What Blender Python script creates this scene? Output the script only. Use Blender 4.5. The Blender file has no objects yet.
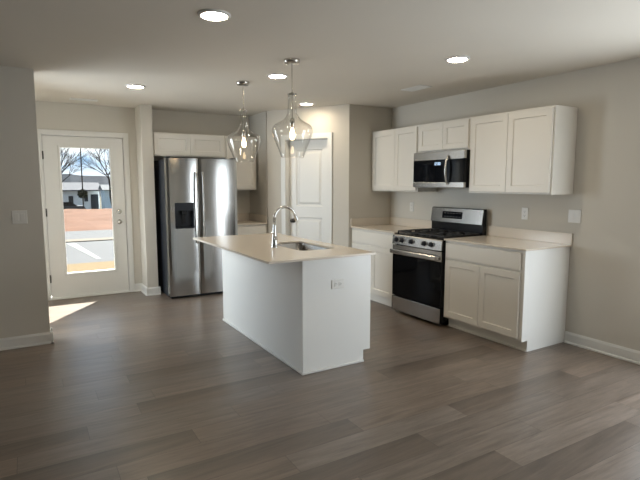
import bpy, bmesh, math, random
from mathutils import Vector, Matrix, Quaternion
random.seed(7)
S = bpy.context.scene
COL = S.collection

# ------------------------------------------------------------------ camera
YAW, PITCH, ROLL = 0.536, 0.1142, -0.0004
CAM = Vector((-4.2096, -2.6525, 1.4579))
fwd = Vector((math.sin(YAW)*math.cos(PITCH), math.cos(YAW)*math.cos(PITCH), -math.sin(PITCH)))
rgt = Vector((math.cos(YAW), -math.sin(YAW), 0)); upv = rgt.cross(fwd)
cam = bpy.data.cameras.new('camera'); camo = bpy.data.objects.new('camera', cam); COL.objects.link(camo)
cam.sensor_width = 36; cam.lens = 493.27/640*36; cam.clip_start = 0.02; cam.clip_end = 800
camo.matrix_world = Matrix(((rgt.x, upv.x, -fwd.x, CAM.x), (rgt.y, upv.y, -fwd.y, CAM.y), (rgt.z, upv.z, -fwd.z, CAM.z), (0, 0, 0, 1)))
S.camera = camo

# ------------------------------------------------------------------ exposure, sky, sun, daylight, added hall fill
S.view_settings.view_transform = 'Standard'; S.view_settings.look = 'None'
S.view_settings.gamma = 1; S.view_settings.use_curve_mapping = False
S.view_settings.exposure = 0.15
W = bpy.data.worlds.new('world'); S.world = W; W.use_nodes = True
wn, wl = W.node_tree.nodes, W.node_tree.links; wn.clear()
SKY_STRENGTH = 1.8
tc = wn.new('ShaderNodeTexCoord'); mp = wn.new('ShaderNodeMapping'); mp.inputs['Scale'].default_value = (1.0, 1.0, 2.6)
nz = wn.new('ShaderNodeTexNoise'); nz.inputs['Scale'].default_value = 9.0; nz.inputs['Detail'].default_value = 6
cr = wn.new('ShaderNodeValToRGB'); cr.color_ramp.elements[0].position = 0.42; cr.color_ramp.elements[1].position = 0.62
sx = wn.new('ShaderNodeSeparateXYZ'); hz = wn.new('ShaderNodeMapRange'); hz.inputs['From Min'].default_value = 0.0; hz.inputs['From Max'].default_value = 0.05
hz.inputs['To Min'].default_value = 1.0; hz.inputs['To Max'].default_value = 0.0
mx1 = wn.new('ShaderNodeMath'); mx1.operation = 'MAXIMUM'
mixc = wn.new('ShaderNodeMix'); mixc.data_type = 'RGBA'
mixc.inputs[6].default_value = (0.13, 0.30, 0.52, 1); mixc.inputs[7].default_value = (0.95, 0.97, 1.0, 1)
bg = wn.new('ShaderNodeBackground'); bg.inputs['Strength'].default_value = SKY_STRENGTH
wo = wn.new('ShaderNodeOutputWorld')
wl.new(tc.outputs['Generated'], mp.inputs[0]); wl.new(mp.outputs[0], nz.inputs['Vector']); wl.new(nz.outputs[0], cr.inputs[0])
wl.new(tc.outputs['Generated'], sx.inputs[0]); wl.new(sx.outputs['Z'], hz.inputs['Value'])
wl.new(cr.outputs['Color'], mx1.inputs[0]); wl.new(hz.outputs[0], mx1.inputs[1])
wl.new(mx1.outputs[0], mixc.inputs[0]); wl.new(mixc.outputs[2], bg.inputs['Color']); wl.new(bg.outputs[0], wo.inputs[0])

SUN_DIR = Vector((-0.75, -1.1, -1.0))
sun = bpy.data.lights.new('sun', 'SUN'); sun.energy = 40.0; sun.angle = 0.0093; sun.color = (1.0, 0.97, 0.93)
suno = bpy.data.objects.new('sun', sun); COL.objects.link(suno); suno.rotation_euler = SUN_DIR.to_track_quat('-Z', 'Y').to_euler(); suno.location = (2, 12, 12)

def area_light(name, loc, direction, sx_, sy_, energy, color, spread=math.pi):
    l = bpy.data.lights.new(name, 'AREA'); l.shape = 'RECTANGLE'; l.size = sx_; l.size_y = sy_; l.energy = energy; l.color = color
    o = bpy.data.objects.new(name, l); COL.objects.link(o); o.location = loc
    o.rotation_euler = Vector(direction).to_track_quat('-Z', 'Y').to_euler(); l.spread = spread; return o
YR = -4.6                       # rear wall of the great room
area_light('daylight_patio_door', (-0.02, -1.7, .95), (-1, 0, 0), 1.6, 1.75, 50, (0.86, 0.94, 1.0))
area_light('added_hall_fill', (-4.66, 3.2, 1.3), (1, -.55, -.2), 1.0, 1.5, 31, (0.82, 0.92, 1.0), 2.2)  # added fill, tilted to brighten the island's left panel; no known window there
LAMP_GAIN = 90.0                # recessed lamp lens
BULB_GAIN = 11.0                # pendant bulbs

# ------------------------------------------------------------------ mesh helpers
ORG = {}
class MB:
    def __init__(self): self.v = []; self.f = []; self.s = []; self.mi = []; self.m = 0
    def add(self, vs, fs, smooth=False):
        b = len(self.v); self.v += [tuple(p) for p in vs]
        for f in fs: self.f.append([b+i for i in f]); self.s.append(smooth); self.mi.append(self.m)
        return self
    def box(self, x0, x1, y0, y1, z0, z1, bev=0.0, seg=2):
        if x1 < x0: x0, x1 = x1, x0
        if y1 < y0: y0, y1 = y1, y0
        if z1 < z0: z0, z1 = z1, z0
        bm = bmesh.new(); bmesh.ops.create_cube(bm, size=1)
        for v in bm.verts: v.co = Vector(((x0+x1)/2+v.co.x*(x1-x0), (y0+y1)/2+v.co.y*(y1-y0), (z0+z1)/2+v.co.z*(z1-z0)))
        if bev > 0:
            bmesh.ops.bevel(bm, geom=bm.edges[:], offset=min(bev, .45*min(x1-x0, y1-y0, z1-z0)), segments=seg, affect='EDGES', profile=.5)
        bm.verts.index_update(); vs = [v.co[:] for v in bm.verts]; fs = [[v.index for v in f.verts] for f in bm.faces]; bm.free()
        return self.add(vs, fs)
    def prism(self, poly, axis, a0, a1):
        # poly: 2D points in the two other axes (order x<y<z), extruded along axis
        def P(p, a):
            q = list(p); q.insert(axis, a); return q
        n = len(poly); vs = [P(p, a0) for p in poly]+[P(p, a1) for p in poly]
        fs = [list(range(n))[::-1], list(range(n, 2*n))]+[[i, (i+1) % n, n+(i+1) % n, n+i] for i in range(n)]
        return self.add(vs, fs)
    def cyl(self, p0, p1, r0, r1=None, n=20, caps=True):
        r1 = r0 if r1 is None else r1
        p0, p1 = Vector(p0), Vector(p1); d = (p1-p0).normalized(); a = d.orthogonal().normalized(); b = d.cross(a)
        ring = lambda c, r: [c+(a*math.cos(2*math.pi*i/n)+b*math.sin(2*math.pi*i/n))*r for i in range(n)]
        self.add(ring(p0, r0)+ring(p1, r1), [[i, (i+1) % n, n+(i+1) % n, n+i] for i in range(n)], True)
        if caps: self.add(ring(p0, r0), [list(range(n))[::-1]]); self.add(ring(p1, r1), [list(range(n))])
        return self
    def lathe(self, c, prof, n=40, axis=Vector((0, 0, 1)), closed_ends=False):
        c = Vector(c); axis = Vector(axis).normalized()
        a = Vector((1, 0, 0)) if abs(axis.z) > .9 else axis.orthogonal().normalized(); b = axis.cross(a)
        vs = []
        for r, h in prof:
            for i in range(n):
                t = 2*math.pi*i/n; vs.append(c+axis*h+(a*math.cos(t)+b*math.sin(t))*max(r, 1e-5))
        fs = [[k*n+i, k*n+(i+1) % n, (k+1)*n+(i+1) % n, (k+1)*n+i] for k in range(len(prof)-1) for i in range(n)]
        self.add(vs, fs, True)
        return self
    def tube(self, pts, r, n=12, caps=True):
        pts = [Vector(p) for p in pts]; rs = r if isinstance(r, (list, tuple)) else [r]*len(pts)
        d0 = (pts[1]-pts[0]).normalized(); a = d0.orthogonal().normalized(); vs = []
        for i, p in enumerate(pts):
            d = (pts[min(i+1, len(pts)-1)]-pts[max(i-1, 0)]).normalized()
            a = (a-d*a.dot(d)).normalized(); b = d.cross(a)
            vs += [p+(a*math.cos(2*math.pi*k/n)+b*math.sin(2*math.pi*k/n))*rs[i] for k in range(n)]
        m = len(pts)
        self.add(vs, [[k*n+i, k*n+(i+1) % n, (k+1)*n+(i+1) % n, (k+1)*n+i] for k in range(m-1) for i in range(n)], True)
        if caps: self.add(vs[:n], [list(range(n))[::-1]]); self.add(vs[-n:], [list(range(n))])
        return self
    def loops(self, O, U, V, N, w, h, steps, back=True):
        # nested rectangles: steps of (inset, depth along N); O corner, U/V in-plane axes, N outward
        O, U, V, N = Vector(O), Vector(U), Vector(V), Vector(N); vs = []
        for ins, d in steps:
            for a, b in ((ins, ins), (w-ins, ins), (w-ins, h-ins), (ins, h-ins)): vs.append(O+U*a+V*b+N*d)
        k = len(steps); fs = [[4*j+i, 4*j+(i+1) % 4, 4*j+4+(i+1) % 4, 4*j+4+i] for j in range(k-1) for i in range(4)]
        fs.append([4*(k-1)+i for i in range(4)])
        if back: fs.append([3, 2, 1, 0])
        return self.add(vs, fs)
    def build(self, name, mat, parent=None, **k):
        me = bpy.data.meshes.new(name); o = bpy.data.objects.new(name, me); COL.objects.link(o)
        org = ORG.get(parent.name, Vector()) if parent else Vector(k.get('loc', (0, 0, 0)))
        me.from_pydata([tuple(Vector(p)-org) for p in self.v], [], self.f)
        bm = bmesh.new(); bm.from_mesh(me); bmesh.ops.recalc_face_normals(bm, faces=bm.faces); bm.to_mesh(me); bm.free()
        me.polygons.foreach_set('use_smooth', self.s); me.polygons.foreach_set('material_index', self.mi)
        for m in (mat if isinstance(mat, (list, tuple)) else [mat]): me.materials.append(m)
        if parent: o.parent = parent
        else: o.location = org
        ORG[o.name] = org; me.update(); return o
def tag(o, label, cat=None, group=None, kind=None):
    o['label'] = label
    if cat: o['category'] = cat
    if group: o['group'] = group
    if kind: o['kind'] = kind
    return o
def thing(name, label, cat, loc, group=None, kind=None):
    o = bpy.data.objects.new(name, None); COL.objects.link(o); o.location = loc; o.empty_display_size = .1
    ORG[o.name] = Vector(loc); return tag(o, label, cat, group, kind)
def copy_tree(o, parent=None):
    c = o.copy(); COL.objects.link(c)
    if parent: c.parent = parent
    for ch in list(o.children): copy_tree(ch, c)
    return c
def struct(name, mb, mat, label, cat='wall'):
    return tag(mb.build(name, mat), label, cat, None, 'structure')

# ------------------------------------------------------------------ materials
def mat(name, color, rough=.5, metal=0.0, spec=.5, bump=0.0, bscale=200., var=0.0, vscale=3., aniso=0.0, stretch=None, coat=0.0):
    m = bpy.data.materials.new(name); m.use_nodes = True; n, l = m.node_tree.nodes, m.node_tree.links
    p = n['Principled BSDF']; p.inputs['Base Color'].default_value = (*color, 1); p.inputs['Roughness'].default_value = rough
    p.inputs['Metallic'].default_value = metal; p.inputs['Specular IOR Level'].default_value = spec
    p.inputs['Coat Weight'].default_value = coat
    tcn = n.new('ShaderNodeTexCoord'); src = tcn.outputs['Object']
    if stretch:
        mpn = n.new('ShaderNodeMapping'); mpn.inputs['Scale'].default_value = stretch; l.new(src, mpn.inputs[0]); src = mpn.outputs[0]
    t = n.new('ShaderNodeTexNoise'); t.inputs['Scale'].default_value = vscale; t.inputs['Detail'].default_value = 4; l.new(src, t.inputs['Vector'])
    mr = n.new('ShaderNodeMix'); mr.data_type = 'RGBA'
    mr.inputs[6].default_value = (*[c*(1-var) for c in color], 1); mr.inputs[7].default_value = (*[min(1, c*(1+var)) for c in color], 1)
    l.new(t.outputs[0], mr.inputs[0]); l.new(mr.outputs[2], p.inputs['Base Color'])
    if bump > 0:
        t2 = n.new('ShaderNodeTexNoise'); t2.inputs['Scale'].default_value = bscale; t2.inputs['Detail'].default_value = 3; l.new(src, t2.inputs['Vector'])
        b = n.new('ShaderNodeBump'); b.inputs['Strength'].default_value = bump; b.inputs['Distance'].default_value = .002
        l.new(t2.outputs[0], b.inputs['Height']); l.new(b.outputs[0], p.inputs['Normal'])
    return m
def emis(name, color, strength):
    m = bpy.data.materials.new(name); m.use_nodes = True; n, l = m.node_tree.nodes, m.node_tree.links; n.clear()
    e = n.new('ShaderNodeEmission'); e.inputs[0].default_value = (*color, 1); e.inputs[1].default_value = strength
    o = n.new('ShaderNodeOutputMaterial'); l.new(e.outputs[0], o.inputs[0]); return m
def thin_glass(name, tint=(1, 1, 1), refl=.04, edge=None, rough=0.0):
    # thin pane: light passes straight through, with mirror reflection rising towards grazing angles
    m = bpy.data.materials.new(name); m.use_nodes = True; n, l = m.node_tree.nodes, m.node_tree.links; n.clear()
    t = n.new('ShaderNodeBsdfTransparent'); g = n.new('ShaderNodeBsdfGlossy'); g.inputs['Roughness'].default_value = rough
    x = n.new('ShaderNodeMixShader'); o = n.new('ShaderNodeOutputMaterial')
    lf = n.new('ShaderNodeLayerWeight'); lf.inputs['Blend'].default_value = .5
    pw_ = n.new('ShaderNodeMath'); pw_.operation = 'POWER'; pw_.inputs[1].default_value = 4.0; l.new(lf.outputs['Facing'], pw_.inputs[0])
    f = n.new('ShaderNodeMapRange'); f.inputs['To Min'].default_value = refl; f.inputs['To Max'].default_value = .85; l.new(pw_.outputs[0], f.inputs['Value'])
    t.inputs[0].default_value = (*tint, 1)
    if edge:
        lw = n.new('ShaderNodeLayerWeight'); lw.inputs['Blend'].default_value = .35; mx = n.new('ShaderNodeMix'); mx.data_type = 'RGBA'
        mx.inputs[6].default_value = (*tint, 1); mx.inputs[7].default_value = (*edge, 1); l.new(lw.outputs['Facing'], mx.inputs[0]); l.new(mx.outputs[2], t.inputs[0])
    l.new(f.outputs[0], x.inputs[0]); l.new(t.outputs[0], x.inputs[1]); l.new(g.outputs[0], x.inputs[2]); l.new(x.outputs[0], o.inputs[0]); return m

M_wall = mat('wall_paint', (.64, .61, .55), .75, bump=.15, bscale=350, var=.015)
M_ceil = mat('ceiling_paint', (.72, .68, .61), .9, bump=.2, bscale=260, var=.015)
M_trim = mat('trim_paint', (.78, .78, .76), .4, var=.01)
M_cab = mat('cabinet_paint', (.78, .755, .70), .38, var=.01)
M_panel = mat('island_panel_paint', (.83, .83, .81), .27, var=.01)
M_gap = mat('cabinet_interior', (.30, .28, .25), .7)
M_quartz = mat('quartz', (.70, .635, .55), .18, var=.05, vscale=160)
M_steel = mat('stainless', (.50, .49, .475), .24, 1.0, bump=.06, bscale=60, var=.05, vscale=40, stretch=(.02, .02, 1.0))
M_steel_v = mat('stainless_fridge', (.42, .42, .415), .15, 1.0, bump=.04, bscale=60, var=.05, vscale=40, stretch=(1.0, 1.0, .02))
M_sink = mat('sink_steel', (.40, .39, .375), .26, 1.0, var=.05, vscale=60)
M_nickel = mat('brushed_nickel', (.55, .53, .50), .25, 1.0, var=.03)
M_bronze = mat('dark_metal', (.10, .095, .09), .35, 1.0)
M_chrome = mat('chrome', (.72, .72, .72), .12, 1.0, var=.02)
M_black = mat('black_glass', (.005, .006, .008), .06, spec=.15)
M_enamel = mat('black_enamel', (.008, .009, .011), .25, spec=.3)
M_iron = mat('cast_iron', (.014, .014, .015), .55, bump=.3, bscale=400)
M_dark = mat('dark_plastic', (.012, .016, .024), .35, spec=.3)
M_side = mat('appliance_side', (.022, .026, .034), .45)
M_plate = mat('plate_plastic', (.78, .77, .74), .35, var=.01)
M_slot = mat('slot_dark', (.05, .05, .05), .6)
M_glass = thin_glass('door_glass', (.93, .95, .94))
M_shade = thin_glass('clear_glass_shade', (.99, .99, .985), .045, (.91, .905, .895))
M_lens = emis('lamp_lens', (1.0, .84, .62), LAMP_GAIN)
M_bulb = emis('bulb_glow', (1.0, .72, .42), BULB_GAIN)
M_digit = emis('clock_digits', (.55, .75, 1.0), 1.6)

def floor_material():
    m = bpy.data.materials.new('plank_floor'); m.use_nodes = True; n, l = m.node_tree.nodes, m.node_tree.links; p = n['Principled BSDF']
    a = n.new('ShaderNodeVertexColor'); a.layer_name = 'plank'
    tcn = n.new('ShaderNodeTexCoord'); mpn = n.new('ShaderNodeMapping'); mpn.inputs['Scale'].default_value = (1.6, 17, 1)
    off = n.new('ShaderNodeVectorMath'); off.operation = 'ADD'; sc = n.new('ShaderNodeVectorMath'); sc.operation = 'SCALE'; sc.inputs['Scale'].default_value = 37.0
    l.new(a.outputs['Color'], sc.inputs[0]); l.new(tcn.outputs['Object'], mpn.inputs[0]); l.new(mpn.outputs[0], off.inputs[0]); l.new(sc.outputs[0], off.inputs[1])
    t = n.new('ShaderNodeTexNoise'); t.inputs['Scale'].default_value = 1.6; t.inputs['Detail'].default_value = 8; t.inputs['Roughness'].default_value = .68; t.inputs['Distortion'].default_value = .5
    l.new(off.outputs[0], t.inputs['Vector'])
    r = n.new('ShaderNodeValToRGB'); r.color_ramp.elements[0].position = .27; r.color_ramp.elements[0].color = (.50, .48, .46, 1); r.color_ramp.elements[1].position = .74; r.color_ramp.elements[1].color = (1.22, 1.2, 1.17, 1)
    l.new(t.outputs[0], r.inputs[0])
    mu = n.new('ShaderNodeMix'); mu.data_type = 'RGBA'; mu.blend_type = 'MULTIPLY'; mu.inputs[0].default_value = 1
    l.new(a.outputs['Color'], mu.inputs[6]); l.new(r.outputs[0], mu.inputs[7]); l.new(mu.outputs[2], p.inputs['Base Color'])
    rr = n.new('ShaderNodeMapRange'); rr.inputs['To Min'].default_value = .25; rr.inputs['To Max'].default_value = .42; l.new(t.outputs[0], rr.inputs['Value']); l.new(rr.outputs[0], p.inputs['Roughness'])
    b = n.new('ShaderNodeBump'); b.inputs['Strength'].default_value = .45; b.inputs['Distance'].default_value = .002; l.new(t.outputs[0], b.inputs['Height']); l.new(b.outputs[0], p.inputs['Normal'])
    p.inputs['Specular IOR Level'].default_value = 1.0
    return m

# ------------------------------------------------------------------ room shell
H = 2.4415
YP = 2.584                       # pantry wall facing the kitchen
PA = Vector((-1.313, 3.648, 0)); PB = Vector((-.6714, YP, 0))   # ends of the angled pantry wall
YB = 4.294                       # back wall
DX0, DW, DH = -4.002, .9157, 2.037
LX, LY = -4.09, 2.398           # end of the left wall
SX0, SX1, SY = -2.915, -2.773, 3.939   # stub wall beside the refrigerator
XL = -9.2; HX = -4.7             # great room's left wall, hall's left wall

def build_floor():
    X0, X1, Y0, Y1 = XL-.1, .1, YR-.1, YB+.18
    pw, pl = .18, 1.2; rows = {}
    vs, fs, cs = [], [], []
    k0 = math.floor((Y0+.04)/pw)
    dark = {-3: -1.89, -7: -2.31, -6: -3.28, -4: -3.515, -2: -3.77, 1: -1.93, 6: -3.63, 3: -3.655, 2: -5.175, 0: -4.64}   # row: left end of its dark board
    base = Vector((.205, .165, .138))
    for k in range(k0, int((Y1+.04)/pw)+1):
        ya, yb = max(Y0, -.04+k*pw), min(Y1, -.04+(k+1)*pw)
        if yb <= ya: continue
        x = X0-random.random()*pl
        if k in dark: x = dark[k]-pl*math.ceil((dark[k]-X0)/pl)
        while x < X1:
            a, b = max(x, X0), min(x+pl, X1)
            g = random.uniform(.88, 1.12); w = random.uniform(-.04, .04)
            g2 = g
            if k in dark and abs(x-dark[k]) < .01: g = random.uniform(.54, .60); g2 = .82; w = .02      # board darker along one edge
            c = (base.x*g*(1+w), base.y*g, base.z*g*(1-w), 1)
            e = .0009
            if b-a > .01:
                i = len(vs); vs += [(a+e, ya+e, 0), (b-e, ya+e, 0), (b-e, yb-e, 0), (a+e, yb-e, 0)]; fs.append([i, i+1, i+2, i+3]); cs.append((c, tuple(q*g2/g for q in c[:3])+(1,)))
            x += pl
    # dark joint bed under the planks
    i = len(vs); z = -.0015
    vs += [(X0, Y0, z), (X1, Y0, z), (X1, Y1, z), (X0, Y1, z), (X0, Y0, -.12), (X1, Y0, -.12), (X1, Y1, -.12), (X0, Y1, -.12)]
    for f in ([0, 1, 2, 3], [7, 6, 5, 4], [0, 4, 5, 1], [1, 5, 6, 2], [2, 6, 7, 3], [3, 7, 4, 0]): fs.append([i+q for q in f]); cs.append(((.035, .03, .026, 1),)*2)
    me = bpy.data.meshes.new('floor'); me.from_pydata(vs, [], fs); at = me.color_attributes.new('plank', 'FLOAT_COLOR', 'CORNER')
    for p, c in zip(me.polygons, cs):
        for q, li in enumerate(p.loop_indices): at.data[li].color = c[0] if q > 1 else c[1]
    me.materials.append(floor_material()); o = bpy.data.objects.new('floor', me); COL.objects.link(o)
    tag(o, 'grey-brown wood plank floor running through the whole room', 'floor', None, 'structure')
build_floor()
struct('ceiling', MB().box(XL-.15, .15, YR-.15, YB+.16, H, H+.14), M_ceil, 'flat off-white ceiling with round recessed lights', 'ceiling')
T = .13
# right wall with the patio door opening behind the camera
PY0, PY1, PZ = -2.55, -.85, 2.07
struct('wall_right', MB().box(0, T, YR-T, PY0, 0, H).box(0, T, PY0, PY1, PZ, H).box(0, T, PY1, YP+T, 0, H), M_wall, 'long greige wall behind the range and the white cabinets')
struct('wall_pantry', MB().prism([(PB.x, PB.y), (0, YP), (0, YP+.11), (PB.x+.06, YP+.11)], 2, 0, H), M_wall, 'short greige wall at the far end of the range counter')
# angled pantry wall with door opening
ad = (PB-PA).normalized(); an = Vector((ad.y, -ad.x, 0)); an = an if an.y < 0 else -an       # outward normal, to the room
AL = (PB-PA).length; D0, D1, DZ = .295, .945, 2.045
def apt(s, d, z=0): return PA+ad*s+an*d+Vector((0, 0, z))
def abox(mb, s0, s1, d0, d1, z0, z1):
    P = [apt(s, d, z) for z in (z0, z1) for s, d in ((s0, d0), (s1, d0), (s1, d1), (s0, d1))]
    return mb.add(P, [[3, 2, 1, 0], [4, 5, 6, 7], [0, 1, 5, 4], [1, 2, 6, 5], [2, 3, 7, 6], [3, 0, 4, 7]])
mb = MB(); abox(mb, 0, D0, -.11, 0, 0, H); abox(mb, D1, AL, -.11, 0, 0, H); abox(mb, D0, D1, -.11, 0, DZ, H)
struct('wall_pantry_angled', mb, M_wall, 'angled greige corner wall that holds the white pantry door')
struct('wall_pantry_side', MB().box(-1.313, -1.203, PA.y+.03, YB, 0, H), M_wall, 'greige side wall right of the refrigerator alcove')
mb = MB().box(HX, DX0-.02, YB, YB+T, 0, H).box(DX0+DW+.02, .13, YB, YB+T, 0, H).box(DX0-.02, DX0+DW+.02, YB, YB+T, DH+.02, H)
struct('wall_back', mb, M_wall, 'greige back wall with the glazed entry door')
struct('wall_stub', MB().box(SX0, SX1, SY, YB, 0, H, .003), M_wall, 'narrow greige wall end between entry door and refrigerator')
struct('wall_left', MB().box(XL, LX, LY, LY+T, 0, H, .003), M_wall, 'dark shaded wall end at the left with a light switch')
struct('wall_hall', MB().box(HX-T, HX, LY+T, 2.65, 0, H).box(HX-T, HX, 3.75, YB+T, 0, H).box(HX-T, HX, 2.65, 3.75, 0, .5).box(HX-T, HX, 2.65, 3.75, 2.1, H), M_wall, 'hall wall hidden behind the left wall')
struct('wall_side', MB().box(XL-T, XL, YR-T, LY+T, 0, H), M_wall, 'far left wall of the room behind the camera')
struct('wall_rear', MB().box(XL-T, T, YR-T, YR, 0, H), M_wall, 'plain rear wall behind the camera')
# patio door out of view, and a hall window added to light the island
w = thing('added_window_1', 'unseen window added in the hall to light the island', 'window', (HX-.07, 3.2, .5), None, 'structure'); m = MB()
for a, b, c, d in ((2.65, 2.71, .5, 2.1), (3.69, 3.75, .5, 2.1), (2.71, 3.69, .5, .56), (2.71, 3.69, 2.04, 2.1)): m.box(HX-.1, HX-.05, a, b, c, d)
m.build('window_frame', M_trim, w); MB().box(HX-.08, HX-.074, 2.67, 3.73, .52, 2.08).build('pane', M_glass, w)
w = thing('door_3', 'glazed patio door in the right wall behind the camera', 'door', (.07, -1.7, 0), None, 'structure')
m = MB()
for a, b, c, d in ((PY0, PY0+.07, .02, PZ), (PY1-.07, PY1, .02, PZ), (PY0, PY1, .02, .09), (PY0, PY1, PZ-.07, PZ), (-1.75, -1.65, .02, PZ)): m.box(.05, .1, a, b, c, d)
m.build('door_frame', M_trim, w); MB().box(.072, .078, PY0+.02, PY1-.02, .04, PZ-.02).build('pane', M_glass, w)

# ------------------------------------------------------------------ baseboards
BH, BT = .105, .014
def board(mb, p0, p1, n):
    # baseboard with a small shoe strip along p0-p1, standing out along n
    p0, p1, n = Vector((*p0, 0)), Vector((*p1, 0)), Vector((*n, 0)).normalized()
    prof = [(0, 0), (.022, 0), (.022, .012), (.014, .02), (.014, BH-.018), (.007, BH), (0, BH)]
    vs = [p+n*d+Vector((0, 0, z)) for p in (p0, p1) for d, z in prof]; k = len(prof)
    mb.add(vs, [list(range(k))[::-1], list(range(k, 2*k))]+[[i, (i+1) % k, k+(i+1) % k, k+i] for i in range(k)]); return mb
struct('baseboard_right', board(board(MB(), (0, -.005), (0, PY1), (-1, 0)), (0, PY0), (0, YR), (-1, 0)), M_trim, 'white baseboard along the bare part of the right wall', 'baseboard')
mb = board(MB(), (XL, LY), (LX+.022, LY), (0, -1)); board(mb, (LX, LY-.022), (LX, LY+T+.022), (1, 0)); board(mb, (LX+.022, LY+T), (HX, LY+T), (0, 1))
struct('baseboard_left', mb, M_trim, 'white baseboard wrapped round the dark left wall end', 'baseboard')
mb = board(MB(), (SX0-.022, SY), (SX1+.022, SY), (0, -1)); board(mb, (SX0, SY-.022), (SX0, YB), (-1, 0))
struct('baseboard_stub', mb, M_trim, 'white baseboard round the narrow wall end beside the refrigerator', 'baseboard')
mb = board(MB(), (DX0+DW+.075, YB), (SX0, YB), (0, -1)); board(mb, (DX0-.075, YB), (HX, YB), (0, -1))
struct('baseboard_back', mb, M_trim, 'short white baseboard beside the entry door', 'baseboard')
mb = board(MB(), apt(0, 0)[:2], apt(D0-.066, 0)[:2], an[:2]); board(mb, apt(D1+.066, 0)[:2], apt(AL, 0)[:2], an[:2])
struct('baseboard_pantry', mb, M_trim, 'white baseboard either side of the pantry door', 'baseboard')

# ------------------------------------------------------------------ entry door
CW = .062
mb = MB().box(DX0-.012-CW, DX0-.012, YB-.016, YB-.001, 0, DH+.012+CW, .004).box(DX0+DW+.012, DX0+DW+.012+CW, YB-.016, YB-.001, 0, DH+.012+CW, .004)
mb.box(DX0-.012, DX0+DW+.012, YB-.016, YB-.001, DH+.012, DH+.012+CW, .004)
mb.box(DX0-.02, DX0-.006, YB-.008, YB+T, 0, DH+.02).box(DX0+DW+.006, DX0+DW+.02, YB-.008, YB+T, 0, DH+.02).box(DX0-.02, DX0+DW+.02, YB-.008, YB+T, DH+.006, DH+.02)
mb.box(DX0-.02, DX0+.01, YB+.047, YB+.062, .045, DH+.02).box(DX0+DW-.01, DX0+DW+.02, YB+.047, YB+.062, .045, DH+.02).box(DX0+.01, DX0+DW-.01, YB+.047, YB+.062, DH-.01, DH+.02)
struct('trim_1', mb, M_trim, 'white casing and jamb around the entry door', 'door trim')
d = thing('door_1', 'white entry door with one tall glass panel, closed', 'door', (DX0+DW/2, YB+.02, 0), None, 'structure')
Z0 = .045; GX0, GX1, GZ0, GZ1 = -3.815, -3.245, .325, 1.90; y0, y1 = YB+.001, YB+.045
mb = MB().box(DX0, GX0-.02, y0, y1, Z0, DH).box(GX1+.02, DX0+DW, y0, y1, Z0, DH).box(GX0-.02, GX1+.02, y0, y1, Z0, GZ0-.02).box(GX0-.02, GX1+.02, y0, y1, GZ1+.02, DH)
mb.build('slab', M_trim, d)
mb = MB(); a0, a1, c0, c1 = GX0-.028, GX1+.028, GZ0-.028, GZ1+.028
for (p, q, r, s) in ((a0, GX0, c0, c1), (GX1, a1, c0, c1), (GX0, GX1, c0, GZ0), (GX0, GX1, GZ1, c1)): mb.box(p, q, y0-.010, y1+.008, r, s, .004)
mb.build('glazing_frame', M_trim, d)
MB().box(GX0, GX1, YB+.02, YB+.026, GZ0, GZ1).build('pane', M_glass, d)
MB().box(DX0-.004, DX0+DW+.004, YB-.03, YB+T+.03, .002, .026, .004).box(DX0, DX0+DW, YB, YB+.05, .026, .044).build('threshold', M_trim, d)
for hz_ in (1.80, 1.10, .27):
    tag(MB().box(DX0-.010, DX0+.006, YB-.010, YB+.002, hz_-.045, hz_+.045, .002).cyl((DX0-.003, YB-.012, hz_-.05), (DX0-.003, YB-.012, hz_+.05), .007).build('hinge', M_bronze, d), 'dark metal hinge')
kx = -3.165
mb = MB().lathe((kx, YB, 1.09), [(.0, .026), (.018, .026), (.022, .02), (.030, .012), (.032, 0)], 28, (0, -1, 0)); mb.box(kx-.004, kx+.004, YB-.04, YB-.024, 1.075, 1.105, .002)
mb.build('deadbolt', M_nickel, d)
mb = MB().lathe((kx, YB, .955), [(.0, .064), (.018, .062), (.027, .052), (.028, .042), (.02, .03), (.012, .022), (.012, .012), (.03, .010), (.032, 0)], 28, (0, -1, 0))
mb.build('knob', M_nickel, d)

# ------------------------------------------------------------------ pantry door
mb = MB(); abox(mb, D0-CW, D0+.004, .001, .017, 0, DZ+CW); abox(mb, D1-.004, D1+CW, .001, .017, 0, DZ+CW); abox(mb, D0+.004, D1-.004, .001, .017, DZ-.004, DZ+CW)
abox(mb, D0+.0005, D0+.012, -.109, .001, 0, DZ-.001); abox(mb, D1-.012, D1-.0005, -.109, .001, 0, DZ-.001); abox(mb, D0+.012, D1-.012, -.109, .001, DZ-.012, DZ-.001)
struct('trim_2', mb, M_trim, 'white casing around the pantry door', 'door trim')
d = thing('door_2', 'white two-panel pantry door in the angled corner wall', 'door', tuple(apt((D0+D1)/2, -.09)), None, 'structure')
mb = MB(); s0, s1 = D0+.016, D1-.015; f0, f1 = -.108, -.073; st = .105; DT = DZ-.016
abox(mb, s0, s0+st, f0, f1, .012, DT); abox(mb, s1-st, s1, f0, f1, .012, DT)
rails = [(.012, .23), (1.0, 1.15), (DT-.12, DT)]
for z0, z1 in rails: abox(mb, s0+st, s1-st, f0, f1, z0, z1)
for z0, z1 in ((.23, 1.0), (1.15, DT-.12)):
    mb.loops(apt(s0+st, f1, z0), ad, (0, 0, 1), an, s1-s0-2*st, z1-z0, [(0, 0), (.012, -.012), (.03, -.012), (.055, -.003)], back=False)
mb.build('slab', M_trim, d)
kp = apt(s0+.062, f1, .95)
MB().lathe(kp, [(.0, .060), (.018, .058), (.027, .048), (.027, .038), (.012, .022), (.012, .010), (.03, .008), (.031, 0)], 24, an).build('knob', M_bronze, d)

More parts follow.
